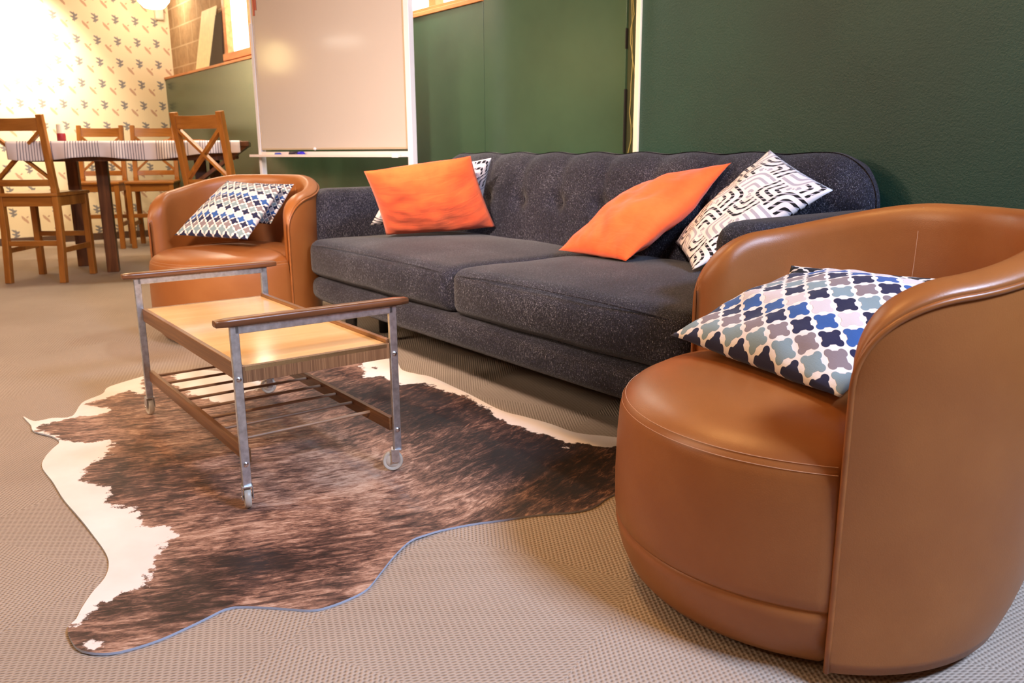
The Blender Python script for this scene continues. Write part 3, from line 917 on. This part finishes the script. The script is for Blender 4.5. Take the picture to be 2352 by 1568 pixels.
c4 = copy_tree(c1); c4['label'] = 'pine chair on the wallpaper side of the table, nearer the green wall'; put(c4, -8.53, 2.17, .917, -.4, .20)

TA = Vector((-6.45, .76)); t1 = Vector((.356, .934)); t2 = Vector((-.934, .356)); TL, TD = 1.488, 1.0; TZ = .945
tb = thing('dining_table', 'tall dark wooden dining table under a striped cloth by the wallpaper', 'table', (TA.x, TA.y, 0), math.atan2(t1.y, t1.x))
b = MB(); b.box((0, 0, TZ-.035), (TL, TD, TZ)); b.build('tabletop', M['tablewood'], tb, bevel=.004)
MB().box((.08, .06, TZ-.13), (TL-.10, .09, TZ-.035)).build('apron', M['tablewood'], tb)
MB().box((.08, TD-.09, TZ-.13), (TL-.10, TD-.06, TZ-.035)).build('apron', M['tablewood'], tb)
for s, d in ((.44, .47), (.16, .90), (1.12, .45), (1.20, .88)): MB().box((s-.04, d-.04, 0), (s+.04, d+.04, TZ-.035)).build('leg', M['tablewood'], tb, bevel=.004)
b = MB(); b.add([(TL-.01, .02, TZ-.035), (TL-.01, TD-.02, TZ-.035), (TL-.36, TD-.02, .66), (TL-.36, .02, .66), (TL-.05, .02, TZ-.035), (TL-.05, TD-.02, TZ-.035), (TL-.40, TD-.02, .66), (TL-.40, .02, .66)],
                [(0, 1, 2, 3), (7, 6, 5, 4), (0, 4, 5, 1), (1, 5, 6, 2), (2, 6, 7, 3), (3, 7, 4, 0)]).build('end_board', M['tablewood'], tb)
# cloth: top sheet plus wavy hanging edge on the near side
cl = MB(); nu = 140
def clothpt(u, v):
    x = -.04+u*(TL*.96+.04)
    prof_ = [( .98, 0), (.5, 0), (-.012, 0), (-.024, -.012), (-.028, -.04), (-.03, -.08), (-.03, -.115)]
    k = v*(len(prof_)-1); i = min(int(k), len(prof_)-2); f_ = k-i
    d = prof_[i][0]*(1-f_)+prof_[i+1][0]*f_; z = prof_[i][1]*(1-f_)+prof_[i+1][1]*f_
    hang = min(1, -z/.115)
    d += -.018*hang*(math.sin(x*22)+.6*math.sin(x*41+1)); z -= .012*hang*math.sin(x*9+.5)
    z *= 1-.35*max(0, (x-1.0)/.45) if hang > 0 else 1
    return Vector((x, d*TD, TZ+.004+z))
vs, fs = grid(nu, 25, clothpt)
T = Matrix.Translation((TA.x, TA.y, 0)) @ Matrix.Rotation(math.atan2(t1.y, t1.x), 4, 'Z')
cl.add([T @ v for v in vs], fs, 0, [(i/(nu-1), j/24) for j in range(25) for i in range(nu)])
o = cl.build('tablecloth', M['tablecloth'], smooth=True, angle=180); o.modifiers.new('thick', 'SOLIDIFY').thickness = .002
tag(o, 'white cloth with thin dark stripes hanging over the dining table edge', 'tablecloth')
bt = thing('sauce_bottle', 'small white-capped bottle with a red lower half on the dining table', 'bottle', (-6.93, 1.13, TZ+.004))
MB().lathe([(.026, 0), (.030, .004), (.030, .055), (.028, .062)], 20).build('bottle_body', plain('dark red plastic', (150, 28, 42), .35), bt, smooth=True, angle=50)
MB().lathe([(.028, .062), (.028, .10), (.026, .125), (.018, .130)], 20).build('cap', M['offwhite'], bt, smooth=True, angle=50)
o = MB().box((-.12, -.15, 0), (.12, .15, .006)).build('paper_folder', plain('orange card', (236, 130, 50), .6)); p = T @ Vector((1.05, .22, TZ+.006)); o.location = p; o.rotation_euler.z = 1.1
tag(o, 'thin orange folder lying on the cloth at the right end of the dining table', 'folder')

# ------------------------------------------------------------------ whiteboard on stand
A, B = Vector((-5.1, 1.94)), Vector((-3.86, 2.265)); ang = math.atan2((B-A).y, (B-A).x); WL = (B-A).length
wb = thing('whiteboard_stand', 'glossy whiteboard on a white mobile stand behind the left armchair', 'whiteboard', (A.x, A.y, 0), ang)
mw = Mat('glossy whiteboard enamel', (196, 188, 184), .12, spec=.6); mw.roughin(mw.noise(3, 2)*.04+.08)
MB().box((0.01, -.008, .890), (WL-.02, .008, 2.05)).build('board_surface', mw.m, wb)
alu = M['white_metal']
f = MB(); f.box((0, -.012, .882), (WL-.01, .012, .893)); f.box((0, -.012, 2.05), (WL-.01, .012, 2.065)); f.box((0, -.012, .882), (.010, .012, 2.065)); f.box((WL-.022, -.012, .882), (WL-.010, .012, 2.065))
f.build('board_frame', plain('warm grey aluminium', (200, 184, 162), .35, .3), wb, bevel=.002)
for x, w_ in ((-.012, .026), (WL+.012, .036)):
    MB().box((x-w_/2, -.018, .09), (x+w_/2, .018, 1.62)).build('post', alu, wb, bevel=.003)
    MB().box((x-w_/2+.006, -.012, 1.60), (x+w_/2-.006, .012, 2.07)).build('upper_post', alu, wb, bevel=.003)
    MB().box((x-.02, -.26, .05), (x+.02, .26, .09)).build('foot', alu, wb, bevel=.004)
    for y in (-.23, .23): 
        b = MB(); b.lathe([(.01, -.011), (.024, -.010), (.026, -.006), (.026, .006), (.024, .010), (.01, .011)], 20, T=Matrix.Translation((x, y, .026)) @ Matrix.Rotation(PI/2, 4, 'Y')); b.build('castor_wheel', M['under'], wb, smooth=True, angle=40)
MB().box((0, -.010, .30), (WL, .010, .33)).build('crossbar', alu, wb, bevel=.003)
b = MB(); b.box((-.035, -.075, .842), (WL+.0, -.012, .847)); b.box((-.035, -.078, .842), (WL, -.072, .856)); b.box((-.0, -.016, .842), (WL, -.012, .872)); b.build('pen_tray', plain('white lacquered steel', (226, 216, 216), .35), wb, bevel=.001)
MB().box((WL-.06, -.085, .838), (WL-.02, -.07, .862)).build('tray_clip', M['white_metal'], wb, bevel=.002)
MB().lathe([(.008, 0), (.010, .003), (.006, .012)], 12, T=Matrix.Translation((.52, -.013, .888)) @ Matrix.Rotation(PI/2, 4, 'X')).build('stop_knob', M['white_metal'], wb)
Tw = Matrix.Translation((A.x, A.y, 0)) @ Matrix.Rotation(ang, 4, 'Z')
def marker(label, x, body, cap, r):
    t = thing('marker_pen', label, 'marker pen', Tw @ Vector((x, -.045, .847+r)), ang+.1)
    for a, b_, m_, nm in ((-.062, .010, body, 'barrel'), (.010, .055, cap, 'cap')):
        MB().lathe([(r*.7, a), (r, a+.004), (r, b_-.006), (r*.7, b_)], 14, T=Matrix.Rotation(PI/2, 4, 'Y')).build(nm, m_, t, smooth=True, angle=50)
marker('white marker pen with blue tip at the left of the whiteboard tray', .17, M['offwhite'], plain('blue plastic', (60, 80, 190), .35), .010)
marker('thick blue and black marker pen in the middle of the whiteboard tray', .39, plain('dark navy plastic', (34, 30, 60), .35), plain('bright blue plastic', (40, 30, 210), .3), .013)
o = MB()  # thin reddish strips on the board face, upper left corner
for i, (x, z, h_) in enumerate(((.012, 2.0, .34), (.032, 1.99, .30), (.052, 2.0, .24))): o.box((x, -.012, z-h_), (x+.016, -.009, 2.04))
o.build('red_strips', plain('faded red strip', (188, 104, 84), .7)); 
ps = bpy.data.objects['red_strips']; ps.location = (A.x, A.y, 0); ps.rotation_euler.z = ang
tag(ps, 'reddish strips at the upper left edge of the whiteboard', 'paper')

# ------------------------------------------------------------------ light
def area(name, loc, target, size, power, col, sizey=None, spread=None):
    l = bpy.data.lights.new(name, 'AREA'); l.energy = power; l.color = col; l.size = size
    if sizey: l.shape = 'RECTANGLE'; l.size_y = sizey
    if spread: l.spread = spread
    o = bpy.data.objects.new(name, l); C.objects.link(o); o.location = loc
    o.rotation_euler = (Vector(target)-Vector(loc)).to_track_quat('-Z', 'Y').to_euler(); return o
WARM = (1.0, .52, .17); COOL = (.58, .72, 1.0)
area('ceiling_and_fill_light', (1.0, 1.5, 2.68), (-1.7, .9, 0), .8, 210, COOL, .6)
area('ceiling_and_fill_light', (.2, -1.6, 2.7), (-1.2, .6, .2), .5, 12, (1, .60, .28))  # added warm fill for surfaces facing the camera
area('ceiling_and_fill_light', (-1.9, .9, 2.7), (-1.5, 1.1, .4), .4, 22, WARM)
area('ceiling_and_fill_light', (-3.0, -.9, 2.6), (-3.8, 1.6, .4), .45, 30, (1, .66, .38))
area('ceiling_and_fill_light', (-4.0, -2.5, 2.3), (-3.3, 1.9, .6), .5, 26, (1, .74, .52), spread=1.7)  # added frontal fill, brightens the left orange cushion and left armchair
area('ceiling_and_fill_light', (-.2, -1.0, 2.6), (-3.2, 2.0, .65), .3, 21, (1, .76, .60), spread=.7)  # added narrow beam to brighten the left orange cushion
area('ceiling_and_fill_light', (-7.2, .8, 2.7), (-7.2, .8, 0), .6, 17, (1, .72, .44))
area('ceiling_and_fill_light', (-4.25, 2.25, 2.35), (-4.3, 2.6, 1.3), .15, 15, (.95, 1, .90))
area('ceiling_and_fill_light', (-6.2, 1.9, 2.6), (-6.4, 2.6, 1.2), .25, 42, (1, .84, .62))  # added fill that brightens the green panel near the globe lamp
area('wall_washer', (-8.65, 1.1, 2.6), (-9.3, 1.2, 1.75), .15, 24, (1, .84, .60), spread=1.3)
# lamps on the wall opposite for the whiteboard reflections; the globe is added
t = thing('tube_lamp', 'glowing tube lamp on the wall opposite the sofa, mirrored in the whiteboard', 'lamp', (-8.08, YB, 2.25))
rt = emit('lit tube', (255, 246, 230), 9)
b = MB(); b.tube([(-.24, .05, 0), (.24, .05, 0)], .022, 12); b.build('tube', rt, t, smooth=True)
MB().box((-.27, 0, -.03), (.27, .03, .03)).build('housing', M['offwhite'], t, bevel=.004)
t = thing('added_globe', 'warm globe added on the far opposite wall for a yellow glow in the whiteboard', 'lamp', (-9.0, YB, 2.08))
b = MB(); b.lathe([(.02, -.2), (.12, -.16), (.19, -.06), (.19, .06), (.12, .16), (.02, .2)], 24, c=(0, .22, 0)); b.build('globe', emit('warm lit globe', (255, 226, 150), 7), t, smooth=True)
MB().box((-.04, 0, -.04), (.04, .06, .04)).build('wall_bracket', M['offwhite'], t)
wd = bpy.data.worlds.new('world'); sc.world = wd; wd.use_nodes = True
wd.node_tree.nodes['Background'].inputs[0].default_value = (.75, .85, 1, 1); wd.node_tree.nodes['Background'].inputs[1].default_value = 1.0
sc.view_settings.view_transform = 'Standard'; sc.view_settings.look = 'None'; sc.view_settings.exposure = 0.15; sc.view_settings.gamma = 1
